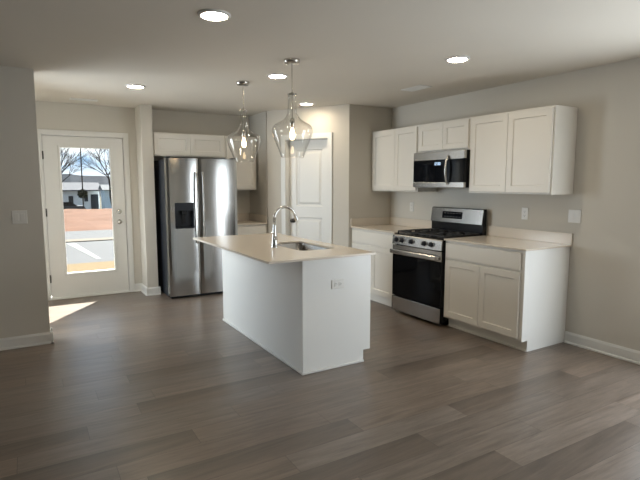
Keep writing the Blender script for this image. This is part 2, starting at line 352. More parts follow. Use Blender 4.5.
# ------------------------------------------------------------------ cabinets
FR = .058
def shaker(O, U, N, w, h, t=.019):
    return MB().loops(O, U, (0, 0, 1), N, w, h, [(0, 0), (0, t-.002), (.002, t), (FR, t), (FR+.006, t-.009)])
def slabfront(O, U, N, w, h, t=.019):
    return MB().loops(O, U, (0, 0, 1), N, w, h, [(0, 0), (0, t-.002), (.002, t)])
MX, PYv = Vector((-1, 0, 0)), Vector((0, 1, 0))
def wall_cab(label, y0, y1, z0, z1, splits, edge_l=.014, edge_r=.014):
    xf = -.3124
    t = thing('wall_cabinet', label, 'cabinet', (-.16, (y0+y1)/2, z0), 'white upper cabinets on the range wall')
    mb = MB().box(xf, -.002, y0, y1, z0+.012, z1, .0015)
    mb.build('body', M_cab, t)
    # bottom rim
    mb = MB().box(xf, -.002, y0, y0+.016, z0, z0+.012).box(xf, -.002, y1-.016, y1, z0, z0+.012).box(xf, xf+.018, y0+.016, y1-.016, z0, z0+.012); mb.build('bottom_rim', M_cab, t)
    ys = [y0+edge_r]+splits+[y1-edge_l]
    for a, b in zip(ys[:-1], ys[1:]):
        shaker((xf-.0005, b-.0015, z0+.016), (0, -1, 0), MX, (b-a)-.003, z1-z0-.034).build('door', M_cab, t)
    return t
UB, UT = 1.361, 2.1186
wall_cab('white two-door upper cabinet left of the microwave, against the pantry wall', 1.699, YP-.002, UB, UT, [2.105], .03)
wall_cab('short white two-door cabinet directly above the microwave', .9285, 1.6965, 1.80, UT, [1.302])
wall_cab('large white two-door upper cabinet right of the microwave with exposed side', .001, .9265, UB, UT, [.467])

def base_cab(label, y0, y1, endpanel=False):
    xf = -.6175; top = .893
    t = thing('base_cabinet', label, 'cabinet', (-.31, (y0+y1)/2, 0), 'white base cabinets on the range wall')
    MB().box(xf, -.002, y0, y1, .105, top, .0015).build('body', M_cab, t)
    MB().box(xf+.075, xf+.09, y0, y1, .001, .105).box(xf+.066, xf+.075, y0+.001, y1, .001, .016).build('toe_kick', M_cab, t)
    if endpanel: MB().prism([(xf+.075, .001), (-.002, .001), (-.002, top), (xf-.001, top), (xf-.001, .1), (xf+.075, .1)], 1, y0-.004, y0-.0002).build('end_panel', M_panel, t)
    a, b = y0+.033, y1-.022
    slabfront((xf-.0005, b, .722), (0, -1, 0), MX, b-a, .146).build('drawer', M_cab, t)
    c = (a+b)/2
    for p, q in ((a, c-.0015), (c+.0015, b)): shaker((xf-.0005, q, .125), (0, -1, 0), MX, q-p, .575).build('door', M_cab, t)
    return t
base_cab('white base cabinet right of the range with one wide drawer over two doors', .004, .9265, True)
base_cab('white base cabinet left of the range, partly behind the island', 1.699, YP-.003)

def counter(label, x0, x1, y0, y1, splash, zt=.9105, th=.017):
    t = thing('countertop', label, 'countertop', ((x0+x1)/2, (y0+y1)/2, zt-th), 'beige stone countertops along the walls')
    MB().box(x0, x1, y0, y1, zt-th, zt, .0025).build('slab', M_quartz, t)
    m = MB()
    for b in splash: m.box(*b, zt, zt+.102, .002)
    m.build('backsplash', M_quartz, t); return t
counter('beige stone countertop with low backsplash on the cabinet right of the range', -.645, -.002, -.022, .9265, [(-.018, -.002, -.022, .9265)])
counter('beige stone countertop in the corner left of the range', -.645, -.002, 1.699, YP-.002, [(-.018, -.002, 1.699, YP-.018), (-.645, -.002, YP-.018, YP-.002)])

# fridge alcove cabinets (face -y)
NY = Vector((0, -1, 0)); PX = Vector((1, 0, 0))
def back_cab(label, x0, x1, z0, z1, splits, yf=3.981):
    t = thing('wall_cabinet', label, 'cabinet', ((x0+x1)/2, yf+.15, z0), 'upper cabinets in the refrigerator alcove')
    MB().box(x0, x1, yf, YB-.002, z0+.010, z1, .0015).build('body', M_cab, t)
    MB().box(x0, x1, yf, yf+.018, z0, z0+.010).box(x0, x0+.016, yf+.018, YB-.002, z0, z0+.010).box(x1-.016, x1, yf+.018, YB-.002, z0, z0+.010).build('bottom_rim', M_cab, t)
    xs = [x0+.014]+splits+[x1-.014]
    for a, b in zip(xs[:-1], xs[1:]): shaker((a+.0015, yf-.0005, z0+.016), PX, NY, b-a-.003, z1-z0-.034).build('door', M_cab, t)
    return t
back_cab('short white two-door cabinet above the stainless refrigerator', SX1+.002, -1.802, 1.812, 2.115, [-2.29])
back_cab('tall white single-door upper cabinet right of the refrigerator', -1.799, -1.335, UB, 2.115, [])
t = thing('base_cabinet', 'small white base cabinet between refrigerator and pantry, behind the island', 'cabinet', (-1.56, 3.97, 0))
MB().box(-1.785, -1.317, 3.685, YB-.002, .105, .893, .0015).build('body', M_cab, t)
MB().box(-1.785, -1.317, 3.76, 3.775, .001, .105).build('toe_kick', M_cab, t)
slabfront((-1.765, 3.6845, .722), PX, NY, .43, .146).build('drawer', M_cab, t)
shaker((-1.765, 3.6845, .125), PX, NY, .43, .575).build('door', M_cab, t)
t = thing('countertop', 'short beige countertop with backsplash tucked beside the refrigerator', 'countertop', (-1.56, 3.97, .893), 'beige stone countertops along the walls')
MB().box(-1.79, -1.316, 3.655, YB-.002, .893, .9105, .0025).build('slab', M_quartz, t)
MB().box(-1.79, -1.332, YB-.018, YB-.002, .9105, 1.012, .002).box(-1.332, -1.316, 3.665, YB-.002, .9105, 1.012, .002).build('backsplash', M_quartz, t)

# ------------------------------------------------------------------ island
IX0, IX1, IY0, IY1, IH, ITH = -2.7607, -1.812, .502, 2.345, .9062, .018
BX0, BX1, BY0, BY1 = -2.463, -1.8306, .5424, 2.315; ZT = IH-ITH
isl = thing('kitchen_island', 'white kitchen island with plain panelled sides in the middle of the floor', 'kitchen island', ((BX0+BX1)/2, (BY0+BY1)/2, 0))
MB().box(BX0, BX0+.012, BY0+.014, BY1-.014, .001, ZT).build('back_panel', M_panel, isl)
def notch(y0, y1): return MB().prism([(BX0+.001, .001), (BX1-.068, .001), (BX1-.068, .10), (BX1-.001, .10), (BX1-.001, ZT), (BX0+.001, ZT)], 1, y0, y1)
notch(BY0, BY0+.013).build('end_panel', M_panel, isl); notch(BY1-.013, BY1).build('end_panel', M_panel, isl)
MB().box(BX0-.003, BX0+.017, BY0-.0035, BY0-.0003, .001, ZT).build('corner_strip', M_panel, isl)
xf = BX1-.020
mb = MB()
for a, b, c, e in ((BY0+.013, BY0+.05, .1, ZT), (BY1-.05, BY1-.013, .1, ZT), (BY0+.05, BY1-.05, .1, .135), (BY0+.05, BY1-.05, ZT-.035, ZT), (1.0, 1.04, .135, ZT-.035), (1.78, 1.82, .135, ZT-.035)): mb.box(xf-.018, xf, a, b, c, e)
mb.build('face_frame', M_cab, isl)
MB().box(BX1-.09, BX1-.075, BY0+.013, BY1-.013, .001, .1).build('toe_kick', M_cab, isl)
MB().box(BX0+.012, xf-.018, BY0+.013, BY1-.013, .1, .115).build('bottom_shelf', M_cab, isl)
for a, b in ((BY0+.016, 1.0185), (1.0215, 1.409), (1.412, 1.7985), (1.8015, BY1-.016)): shaker((xf+.0005, a, .115), (0, 1, 0), PX, b-a, ZT-.13).build('door', M_cab, isl)
mb = MB().box(BX0-.013, BX0-.0003, BY0-.013, BY1+.0, .001, .019, .003).box(BX0-.0003, BX1-.068, BY0-.013, BY0-.0003, .001, .019, .003)
mb.build('shoe_strip', M_trim, isl)
# island top with rounded sink cut-out
SKX0, SKX1, SKY0, SKY1, SR = -2.295, -1.945, .875, 1.535, .075
def rr(x0, x1, y0, y1, r, n=8):
    P = []
    for cx, cy, a in ((x1-r, y1-r, 0), (x0+r, y1-r, 90), (x0+r, y0+r, 180), (x1-r, y0+r, 270)):
        for i in range(n+1):
            t_ = math.radians(a+90*i/n); P.append((cx+r*math.cos(t_), cy+r*math.sin(t_)))
    return P
def holed_slab(x0, x1, y0, y1, z0, z1, hole):
    bm = bmesh.new(); out = [bm.verts.new((x, y, z1)) for x, y in ((x0, y0), (x1, y0), (x1, y1), (x0, y1))]
    inn = [bm.verts.new((x, y, z1)) for x, y in hole]
    E_ = [bm.edges.new((a[i], a[(i+1) % len(a)])) for a in (out, inn) for i in range(len(a))]
    bmesh.ops.triangle_fill(bm, use_beauty=True, edges=E_, normal=(0, 0, 1))
    r = bmesh.ops.extrude_face_region(bm, geom=bm.faces[:])
    for g in r['geom']:
        if isinstance(g, bmesh.types.BMVert): g.co.z = z0
    bmesh.ops.recalc_face_normals(bm, faces=bm.faces)
    bm.verts.index_update(); m = MB().add([v.co[:] for v in bm.verts], [[v.index for v in f.verts] for f in bm.faces]); bm.free(); return m
o = holed_slab(IX0, IX1, IY0, IY1, ZT, IH, rr(SKX0, SKX1, SKY0, SKY1, SR)).build('countertop', M_quartz, loc=((IX0+IX1)/2, (IY0+IY1)/2, ZT))
bv = o.modifiers.new('bevel', 'BEVEL'); bv.width = .002; bv.segments = 2; bv.limit_method = 'ANGLE'
tag(o, 'large beige stone island top with deep overhang and a sink cut-out', 'countertop')
# sink
sk = thing('sink', 'stainless undermount sink set into the island top', 'sink', (-2.12, 1.205, ZT-.2))
mb = MB(); e = .004; rings = []
for ins, z, r_ in ((-.02, ZT-.001, SR+.02), (-.003, ZT-.001, SR), (0.0, ZT-.006, SR), (.006, ZT-.16, SR-.005), (.03, ZT-.19, SR-.01), (.12, ZT-.197, .05)):
    rings.append([(x, y, z) for x, y in rr(SKX0-e+ins, SKX1+e-ins, SKY0-e+ins, SKY1+e-ins, r_)])
n_ = len(rings[0]); vs = [p for r_ in rings for p in r_]
mb.add(vs, [[k*n_+i, k*n_+(i+1) % n_, (k+1)*n_+(i+1) % n_, (k+1)*n_+i] for k in range(len(rings)-1) for i in range(n_)]+[[(len(rings)-1)*n_+i for i in range(n_)]], True)
mb.build('basin', M_sink, sk)
MB().lathe((-2.12, 1.205, ZT-.1965), [(.0, .0), (.02, .0), (.03, .003), (.045, .004), (.047, 0)], 28).build('drain', M_chrome, sk)
# faucet
fc = thing('faucet', 'tall chrome gooseneck faucet with pull-down spray head beside the sink', 'faucet', (-2.372, 1.215, IH))
fx, fy = -2.372, 1.215
MB().lathe((fx, fy, IH), [(.030, 0), (.030, .006), (.026, .012), (.0235, .04), (.021, .10), (.016, .15), (.0135, .19)], 28).build('base', M_chrome, fc)
pts = [(fx, fy, IH+.18), (fx, fy, IH+.25)]; rad = .102; cz_ = IH+.246
for i in range(0, 15):
    a = math.pi-math.radians(162)*i/14; pts.append((fx+rad+rad*math.cos(a), fy, cz_+rad*math.sin(a)))
MB().tube(pts, .0125, 16).build('spout', M_chrome, fc)
e_ = Vector(pts[-1]); dd = (Vector(pts[-1])-Vector(pts[-2])).normalized()
sh = MB().tube([e_-dd*.004, e_+dd*.015, e_+dd*.035, e_+dd*.05], [.0135, .0160, .0175, .018], 18).build('spray_head', M_chrome, fc)
MB().cyl(e_+dd*.0495, e_+dd*.0515, .016, n=18).build('nozzle', M_dark, sh)
MB().cyl((fx, fy-.018, IH+.075), (fx, fy-.042, IH+.075), .0125).tube([(fx, fy-.036, IH+.08), (fx-.03, fy-.05, IH+.115), (fx-.05, fy-.055, IH+.135)], [.007, .006, .005], 10).build('handle', M_chrome, fc)

# ------------------------------------------------------------------ outlets and switches
def outlet(name, label, cat, C, U, V, N, w, h, kind, group=None):
    C, U, V, N = Vector(C), Vector(U), Vector(V), Vector(N)
    t = thing(name, label, cat, tuple(C), group)
    O = C-U*(w/2)-V*(h/2)+N*.0006
    MB().loops(O, U, V, N, w, h, [(0, 0), (0, .003), (.003, .006)]).build('cover_plate', M_plate, t)
    def slot(a, b, hw, hh, nm, m, dz=.0062, th=.003):
        MB().loops(C+U*(a-hw)+V*(b-hh)+N*(dz), U, V, N, 2*hw, 2*hh, [(0, 0), (0, th-.0008), (.001, th)]).build(nm, m, t)
    if kind == 'duplex':
        for s in (-1, 1):
            C2 = (0, s*.0195)
            slot(C2[0], C2[1], .017, .0135, 'socket', M_plate)
            for q in (-.0065, .0065): slot(C2[0]+q, C2[1]+.003, .0013, .0045, 'slot', M_slot, .0093, .0006)
            slot(C2[0], C2[1]-.007, .0025, .0025, 'slot', M_slot, .0093, .0006)
    elif kind == 'switch': slot(0, 0, .0165, .033, 'rocker', M_plate)
    elif kind == 'switch2':
        for q in (-.023, .023): slot(q, 0, .0165, .033, 'rocker', M_plate)
    return t
Yv, Zv = Vector((0, -1, 0)), Vector((0, 0, 1))
outlet('wall_outlet', 'white duplex outlet on the wall above the counter right of the range', 'outlet', (0, .485, 1.163), Yv, Zv, MX, .073, .116, 'duplex')
outlet('light_switch', 'white double switch plate near the end of the right counter', 'switch', (0, -.027, 1.165), Yv, Zv, MX, .116, .116, 'switch2')
outlet('wall_outlet', 'white outlet on the wall above the counter left of the range', 'outlet', (0, 2.147, 1.163), Yv, Zv, MX, .073, .116, 'duplex')
outlet('wall_outlet', 'white duplex outlet laid sideways on the end panel of the island', 'outlet', (-2.15, BY0, .677), (0, 0, 1), (-1, 0, 0), NY, .073, .116, 'duplex')
outlet('light_switch', 'double switch plate on the dark left wall', 'switch', (-4.268, LY, 1.165), (1, 0, 0), Zv, NY, .116, .116, 'switch2')

# ------------------------------------------------------------------ refrigerator
FX0, FX1, FY, FH = -2.7162, -1.806, 3.525, 1.769; FS = -2.318
fr = thing('refrigerator', 'side-by-side stainless refrigerator with dark ice dispenser', 'refrigerator', ((FX0+FX1)/2, 3.9, 0))
MB().box(FX0+.006, FX1-.006, FY+.13, YB-.05, .012, FH-.012, .006).build('body', M_side, fr)
MB().box(FX0+.02, FX1-.02, FY+.06, FY+.129, .004, .035).build('kick_grille', M_dark, fr)
def fdoor(x0, x1, cut=None):
    # door with softly bowed front, so that reflections run as vertical streaks
    y_b = FY+.115; z0, z1 = .037, FH; N = 14
    m = MB(); xs = [x0+(x1-x0)*i/N for i in range(N+1)]
    def yf(x):
        u = (x-x0)/(x1-x0)*2-1; return FY+.0015+.009*u**2+.012*max(0, (abs(u)-.93)/.07)**2
    if not cut:
        poly = [(x, yf(x)) for x in xs]+[(x1, y_b), (x0, y_b)]; m.prism(poly, 2, z0, z1)
    else:
        cx0, cx1, cz0, cz1 = cut
        def seg(a, b, za, zb):
            q = [a]+[x for x in xs if a+1e-4 < x < b-1e-4]+[b]; m.prism([(x, yf(x)) for x in q]+[(b, y_b), (a, y_b)], 2, za, zb)
        seg(x0, x1, z0, cz0); seg(x0, x1, cz1, z1); seg(x0, cx0, cz0, cz1); seg(cx1, x1, cz0, cz1)
    return m
cut = (-2.632, -2.392, .895, 1.218)
dl = fdoor(FX0, FS-.003, cut).build('door', M_steel_v, fr)
dr = fdoor(FS+.003, FX1).build('door', M_steel_v, fr)
cx0, cx1, cz0, cz1 = cut
ds = MB().box(cx0, cx0+.012, FY-.002, FY+.07, cz0, cz1).box(cx1-.012, cx1, FY-.002, FY+.07, cz0, cz1).box(cx0+.012, cx1-.012, FY-.002, FY+.07, cz0, cz0+.014).box(cx0+.012, cx1-.012, FY-.002, FY+.05, cz1-.10, cz1).box(cx0+.012, cx1-.012, FY+.066, FY+.074, cz0+.014, cz1-.1).build('dispenser', M_dark, dl)
MB().box(-2.55, -2.475, FY+.012, FY+.05, cz1-.15, cz1-.1, .006).box(-2.535, -2.49, FY+.05, FY+.062, cz0+.06, cz1-.15, .005).build('dispenser_paddle', M_enamel, dl)
def fhandle(x, par):
    z0, z1 = .70, 1.60; pts = []
    for i in range(25):
        u = i/24; z = z0+(z1-z0)*u; off = .052-.030*abs(2*u-1)**4; pts.append((x, FY-off+.004, z))
    m = MB().tube(pts, .0135, 14)
    for z in (z0+.03, z1-.03): m.cyl((x, FY+.006, z), (x, FY-.03, z), .012)
    return m.build('handle', M_nickel if False else M_steel, par)
fhandle(-2.358, dl); fhandle(-2.278, dr)
MB().lathe((-2.262, FY+.0065, .855), [(.0, .004), (.015, .004), (.017, .0)], 24, (0, -1, 0)).build('badge', M_plate, dr)
for x in (FX0+.03, FX1-.03): MB().box(x-.025, x+.025, FY+.02, FY+.13, FH+.001, FH+.018, .006).build('hinge_cover', M_dark, fr)
for x in (FX0+.05, FX1-.05): MB().cyl((x, FY+.22, .0005), (x, FY+.22, .013), .02).build('foot', M_dark, fr)

# ------------------------------------------------------------------ range
RY0, RY1, RX = .9295, 1.6955, -.6676
rg = thing('gas_range', 'stainless gas range with black glass oven door and cast iron grates', 'range', (-.33, (RY0+RY1)/2, 0))
MB().box(-.615, -.03, RY0, RY1, .06, .8895, .003).build('body', M_enamel, rg)
MB().box(-.56, -.05, RY0+.03, RY1-.03, .001, .06).build('plinth', M_enamel, rg)
dw_ = MB().box(-.661, -.615, RY0+.006, RY1-.006, .034, .19, .002).build('drawer', M_enamel, rg)
MB().box(-.674, -.661, RY0+.003, RY1-.001, .032, .191, .005).build('drawer_face', M_steel, dw_)
od = MB().box(-.660, -.615, RY0+.004, RY1-.002, .198, .775, .003).build('oven_door', M_enamel, rg)
MB().box(-.667, -.660, RY0+.003, RY1-.001, .20, .668, .003).build('window_glass', M_black, od)
MB().box(-.670, -.660, RY0+.003, RY1-.001, .670, .775, .003).build('door_rail', M_steel, od)
hb = MB().box(-.726, -.704, RY0+.03, RY1-.012, .682, .730, .010, 3)
for y in (RY0+.045, RY1-.045): hb.box(-.71, -.669, y-.022, y+.022, .688, .724, .006)
hb.build('handle', M_steel, od)
cp_ = MB().prism([(-.615, .785), (-.664, .785), (-.655, .883), (-.645, .890), (-.615, .890)], 1, RY0+.003, RY1-.002).build('control_panel', M_enamel, rg)
MB().prism([(-.664, .785), (-.676, .785), (-.667, .880), (-.655, .891), (-.646, .891), (-.655, .883)], 1, RY0+.001, RY1-.0005).build('panel_face', M_steel, cp_)
for y in (1.622, 1.527, 1.376, 1.176, 1.070):
    c = Vector((-.672, y, .836)); nn = Vector((-1, 0, .083)).normalized()
    kn = MB().lathe(c, [(.027, 0), (.027, .006), (.022, .008), (.0215, .030), (.019, .033), (.0, .033)], 28, nn).build('knob', M_dark, rg)
    MB().lathe(c-nn*.0005, [(.031, 0), (.031, .003), (.0275, .004), (.0275, 0)], 28, nn).build('bezel', M_steel, kn)
    MB().box(-.711, -.703, y-.0025, y+.0025, .831, .861, .001).build('pointer', M_steel, kn)
MB().box(-.645, -.085, RY0, RY1, .8905, .899, .003).build('cooktop', M_enamel, rg)
burn = [(-.49, 1.11, .042), (-.49, 1.515, .05), (-.22, 1.11, .038), (-.22, 1.515, .042), (-.355, 1.3125, .046)]
for bx_, by_, br in burn:
    b = MB().lathe((bx_, by_, .899), [(br, 0), (br, .006), (br*.8, .009), (br*.8, .006)], 24).build('burner', M_iron, rg)
    MB().lathe((bx_, by_, .907), [(br*.85, 0), (br*.85, .005), (br*.75, .008), (0, .008)], 24).build('burner_cap', M_iron, b)
for k in range(3):
    ya = RY0+.02+k*.2435; yb = ya+.239; m = MB(); zt, zb = .932, .917; bw = .006
    for y in (ya+bw, yb-bw): m.box(-.615, -.105, y-bw, y+bw, zb, zt, .003)
    for x in (-.609, -.111, -.355): m.box(x-bw, x+bw, ya+.001, yb-.001, zb, zt, .003)
    ym = (ya+yb)/2
    for cx in (-.49, -.22):
        m.box(cx-.10, cx-.025, ym-.005, ym+.005, zb, zt, .003).box(cx+.025, cx+.10, ym-.005, ym+.005, zb, zt, .003)
        m.box(cx-.005, cx+.005, ya+.006, ym-.03, zb, zt, .003).box(cx-.005, cx+.005, ym+.03, yb-.006, zb, zt, .003)
    for x in (-.609, -.111):
        for y in (ya+bw, yb-bw): m.box(x-bw, x+bw, y-bw, y+bw, .8995, zb+.002)
    m.build('grate', M_iron, rg)
bgp = MB().prism([(-.03, .895), (-.084, .895), (-.084, 1.02), (-.098, 1.02), (-.078, 1.178), (-.066, 1.186), (-.03, 1.186)], 1, RY0+.001, RY1-.001).build('backguard', M_enamel, rg)
bx0 = lambda z: -.0985+(z-1.02)/.158*.02
def slant(m, y0, y1, z0, z1, d):
    P = [(bx0(z0)-d, y0, z0), (bx0(z0)-d, y1, z0), (bx0(z1)-d, y1, z1), (bx0(z1)-d, y0, z1), (bx0(z0), y0, z0), (bx0(z0), y1, z0), (bx0(z1), y1, z1), (bx0(z1), y0, z1)]
    return m.add(P, [[0, 1, 2, 3], [7, 6, 5, 4], [0, 4, 5, 1], [1, 5, 6, 2], [2, 6, 7, 3], [3, 7, 4, 0]])
slant(MB(), RY0+.001, RY1-.001, 1.022, 1.178, .003).build('backguard_face', M_steel, bgp)
slant(MB(), 1.215, 1.515, 1.066, 1.142, .0045).build('display', M_black, bgp)
M_mark = mat('marks_grey', (.25, .25, .26), .5)
for r_ in (1.085, 1.124):
    for q in range(6): slant(MB(), 1.24+q*.045, 1.258+q*.045, r_-.003, r_+.003, .0049).build('button', M_mark, bgp)

# ------------------------------------------------------------------ microwave
MX0, MZ0, MZ1 = -.3873, 1.414, 1.7985
mw = thing('microwave', 'stainless over-the-range microwave with dark glass door and curved handle', 'microwave', (-.2, (RY0+RY1)/2, MZ0))
MB().box(-.355, -.003, RY0+.001, RY1-.001, MZ0, MZ1, .003).build('body', M_enamel, mw)
MB().box(MX0, -.355, RY0+.001, RY1-.001, MZ1-.085, MZ1-.001, .003).box(MX0-.0015, MX0+.003, RY0+.03, RY1-.03, MZ1-.088, MZ1-.084).build('top_strip', M_steel, mw)
md = MB().box(MX0+.002, -.355, RY0+.001, RY1-.001, MZ0+.058, MZ1-.087, .003).build('door', M_black, mw)
MB().box(MX0, -.355, RY0+.001, RY1-.001, MZ0+.002, MZ0+.056, .003).build('bottom_strip', M_steel, mw)
pts = []
for i in range(21):
    u = i/20; z = MZ0+.035+(.295)*u; pts.append((MX0-.006-.034*math.sin(math.pi*u)**.6, 1.150, z))
MB().tube(pts, [.010+.004*math.sin(math.pi*i/20) for i in range(21)], 12).build('handle', M_steel, md)
m = MB()
SEG = {'1': 'bc', '2': 'abged', '0': 'abcdef', ':': ''}
yy = 1.40; hh, ww = .026, .014
def seg7(m, ch, y, z):
    L = {'a': (0, 1, 1, 1), 'b': (1, .5, 1, 1), 'c': (1, 0, 1, .5), 'd': (0, 0, 1, 0), 'e': (0, 0, 0, .5), 'f': (0, .5, 0, 1), 'g': (0, .5, 1, .5)}
    for s in SEG[ch]:
        a, b, c, d_ = L[s]; m.box(MX0+.0002, MX0+.0015, y-ww*max(a, c)-.0018, y-ww*min(a, c)+.0018, z+hh*min(b, d_)-.0018, z+hh*max(b, d_)+.0018)
for i, ch in enumerate('1200'): seg7(m, ch, 1.365-i*.024-(.008 if i > 1 else 0), 1.655)
m.build('clock_digits', M_digit, md)
MB().box(-.34, -.2, 1.36, 1.64, MZ0-.004, MZ0-.0005).build('grease_filter', M_nickel, mw)

# ------------------------------------------------------------------ pendants
def pendant(x, y, label):
    t = thing('pendant_light', label, 'pendant lamp', (x, y, H-.0005), 'pendants over the island')
    MB().lathe((x, y, H-.0005), [(.0, -.036), (.02, -.036), (.054, -.032), (.062, -.024), (.064, -.006), (.064, 0)], 32).build('canopy', M_nickel, t)
    MB().cyl((x, y, H-.022), (x, y, 1.980), .0042, n=10).build('rod', M_nickel, t)
    MB().lathe((x, y, 0), [(.0, 2.190), (.010, 2.188), (.012, 2.178), (.037, 2.176), (.038, 2.168), (.0, 2.166)], 28).build('cap', M_nickel, t)
    MB().lathe((x, y, 0), [(.0, 1.985), (.012, 1.983), (.018, 1.975), (.020, 1.965), (.020, 1.908), (.017, 1.905), (.0, 1.905)], 24).build('socket', M_nickel, t)
    MB().lathe((x, y, 0), [(.010, 1.906), (.011, 1.896), (.016, 1.878), (.022, 1.857), (.0225, 1.842), (.019, 1.824), (.010, 1.812), (.0, 1.809)], 20).build('bulb', M_bulb, t)
    prof = [(.036, 2.168), (.035, 2.12), (.036, 2.07), (.040, 2.03), (.050, 1.998), (.072, 1.972), (.108, 1.950), (.140, 1.933), (.157, 1.916), (.165, 1.897), (.166, 1.875), (.160, 1.845), (.148, 1.812), (.131, 1.770), (.114, 1.730), (.102, 1.700), (.095, 1.678), (.092, 1.668)]
    inner = [(r-.004, h) for r, h in prof][::-1]
    MB().lathe((x, y, 0), prof+inner+[prof[0]], 56).build('glass_shade', M_shade, t)
    return t
PN = pendant(-2.318, .972, 'clear glass bell pendant hanging nearer, over the sink end of the island')
PF = copy_tree(PN); PF.location = (-2.328, 1.985, H-.0005); PF['label'] = 'clear glass bell pendant hanging farther back, in front of the refrigerator'

# ------------------------------------------------------------------ recessed lights
def downlight(x, y, label):
    t = thing('recessed_light', label, 'ceiling light', (x, y, H-.0005), 'round recessed ceiling lights')
    MB().lathe((x, y, H-.0005), [(.096, 0), (.096, -.004), (.090, -.010), (.078, -.013), (.076, -.009), (.076, 0)], 40).build('trim_ring', M_trim, t)
    MB().lathe((x, y, H-.0005), [(.0755, -.006), (.07, -.012), (.05, -.0155), (.0, -.017)], 36).build('lens', M_lens, t)
    return t
L0 = downlight(-3.2, .26, 'round recessed light at the top of the photo, nearest the camera')
for x, y, lb in ((-3.19, 2.73, 'round recessed light in the ceiling before the entry door'), (-2.165, 1.553, 'round recessed light between the two glass pendants'),
                 (-1.16, 2.81, 'round recessed light in front of the pantry door'), (-1.205, .272, 'round recessed light before the upper cabinet with exposed side')):
    c = copy_tree(L0); c.location = (x, y, H-.0005); c['label'] = lb

# ------------------------------------------------------------------ ceiling vents
def vent(x, y, lx, ly, label):
    t = thing('ceiling_vent', label, 'vent', (x, y, H-.0005), 'white ceiling registers'); z = H-.0005
    m = MB(); b = .02
    m.box(x-lx/2, x+lx/2, y-ly/2, y-ly/2+b, z-.008, z, .002).box(x-lx/2, x+lx/2, y+ly/2-b, y+ly/2, z-.008, z, .002).box(x-lx/2, x-lx/2+b, y-ly/2+b, y+ly/2-b, z-.008, z, .002).box(x+lx/2-b, x+lx/2, y-ly/2+b, y+ly/2-b, z-.008, z, .002)
    m.build('frame', M_trim, t)
    MB().box(x-lx/2+b, x+lx/2-b, y-ly/2+b, y+ly/2-b, z-.0015, z).build('duct', M_slot, t)
    m = MB(); n = 4
    if lx > ly:
        for i in range(n):
            yc = y-ly/2+b+(ly-2*b)*(i+.5)/n; m.prism([(yc-.004, z-.002), (yc+.004, z-.009), (yc+.0055, z-.0085), (yc-.0025, z-.0015)], 0, x-lx/2+b, x+lx/2-b)
    else:
        for i in range(n):
            xc = x-lx/2+b+(lx-2*b)*(i+.5)/n; m.prism([(xc-.004, z-.002), (xc+.004, z-.009), (xc+.0055, z-.0085), (xc-.0025, z-.0015)], 1, y-ly/2+b, y+ly/2-b)
    m.build('louvers', M_trim, t); return t
vent(-.665, 1.363, .16, .30, 'white ceiling register above the range wall cabinets')
vent(-3.558, 3.884, .30, .12, 'white ceiling register close to the entry door wall')

# ------------------------------------------------------------------ outdoors, through the door glass
GZ = -.22
def stuffmat(n, c, **k): return mat(n, tuple(.25*q for q in c), .9, spec=.05, **k)
struct('ground', MB().box(-40, 40, YB+T+.02, 30, GZ-.5, GZ-.06), stuffmat('soil', (.18, .09, .055), var=.2), 'bare soil outside beyond the door', 'ground')
struct('lawn', MB().box(-12, 6, YB+T+.03, 8.8, GZ-.06, GZ), stuffmat('straw', (.42, .30, .16), var=.35, vscale=14, bump=1, bscale=90), 'strip of straw-coloured grass just outside the entry door', 'lawn')
struct('road', MB().box(-40, 40, 8.8, 16.8, GZ-.06, GZ-.005), stuffmat('concrete', (.30, .30, .31), var=.08, vscale=2), 'pale grey driveway and road seen through the door glass', 'road')
struct('kerb', MB().box(-40, 40, 13.1, 13.75, GZ-.004, GZ+.02, .006), stuffmat('kerb_concrete', (.44, .38, .31), var=.1), 'pale kerb along the road outside', 'kerb')
m = MB(); zt_ = GZ-.001; P4 = [(-3.32, 12.9), (-3.09, 12.9), (-2.83, 9.3), (-2.93, 9.3)]
m.add([(x, y, zt_) for x, y in P4]+[(x, y, zt_-.0035) for x, y in P4], [[0, 1, 2, 3], [7, 6, 5, 4], [0, 4, 5, 1], [1, 5, 6, 2], [2, 6, 7, 3], [3, 7, 4, 0]])
struct('road_marking', m, stuffmat('white_paint', (.70, .70, .68)), 'white line painted across the grey driveway outside', 'road marking')
# red clay bank, falling away behind its crest
bm_ = MB(); nx, ny = 60, 20; vs = []
for j in range(ny+1):
    for i in range(nx+1):
        y = 16.8+20*j/ny; x = -30+60*i/nx; u = y-32
        z = GZ-.03+.10*math.sin(min(1, (y-16.8)/15)*math.pi/2) if u < 0 else GZ+.07-.42*u
        vs.append((x, y, z+(.12*(random.random()-.5) if 0 < j and u < 1 else 0)))
bm_.add(vs, [[j*(nx+1)+i, j*(nx+1)+i+1, (j+1)*(nx+1)+i+1, (j+1)*(nx+1)+i] for j in range(ny) for i in range(nx)])
struct('hill', bm_, stuffmat('red_clay', (.34, .165, .10), var=.35, vscale=1.6, bump=1, bscale=8), 'red clay bank across the road', 'earth bank')
GB = -2.3
struct('field', MB().box(-60, 80, 36.9, 160, GB-.4, GB), stuffmat('dry_field', (.22, .19, .13), var=.3, vscale=.4), 'lower dry ground beyond the clay bank', 'field')
m = MB(); vs = []; n = 90
for i in range(n+1):
    x = -120+260*i/n; h = 3.7+.6*math.sin(i*.35)+random.random()*.5
    vs += [(x, 150, GB), (x, 160, h), (x, 185, GB)]
m.add(vs, [[3*i+k, 3*i+3+k, 3*i+4+k, 3*i+1+k] for i in range(n) for k in (0, 1)])
struct('mountain', m, stuffmat('far_woods', (.20, .22, .26), var=.3, vscale=.3), 'distant blue-grey wooded ridge on the horizon', 'ridge')
hs = thing('house', 'low white house with shallow grey roof beyond the clay bank', 'house', (0, 79, GB))
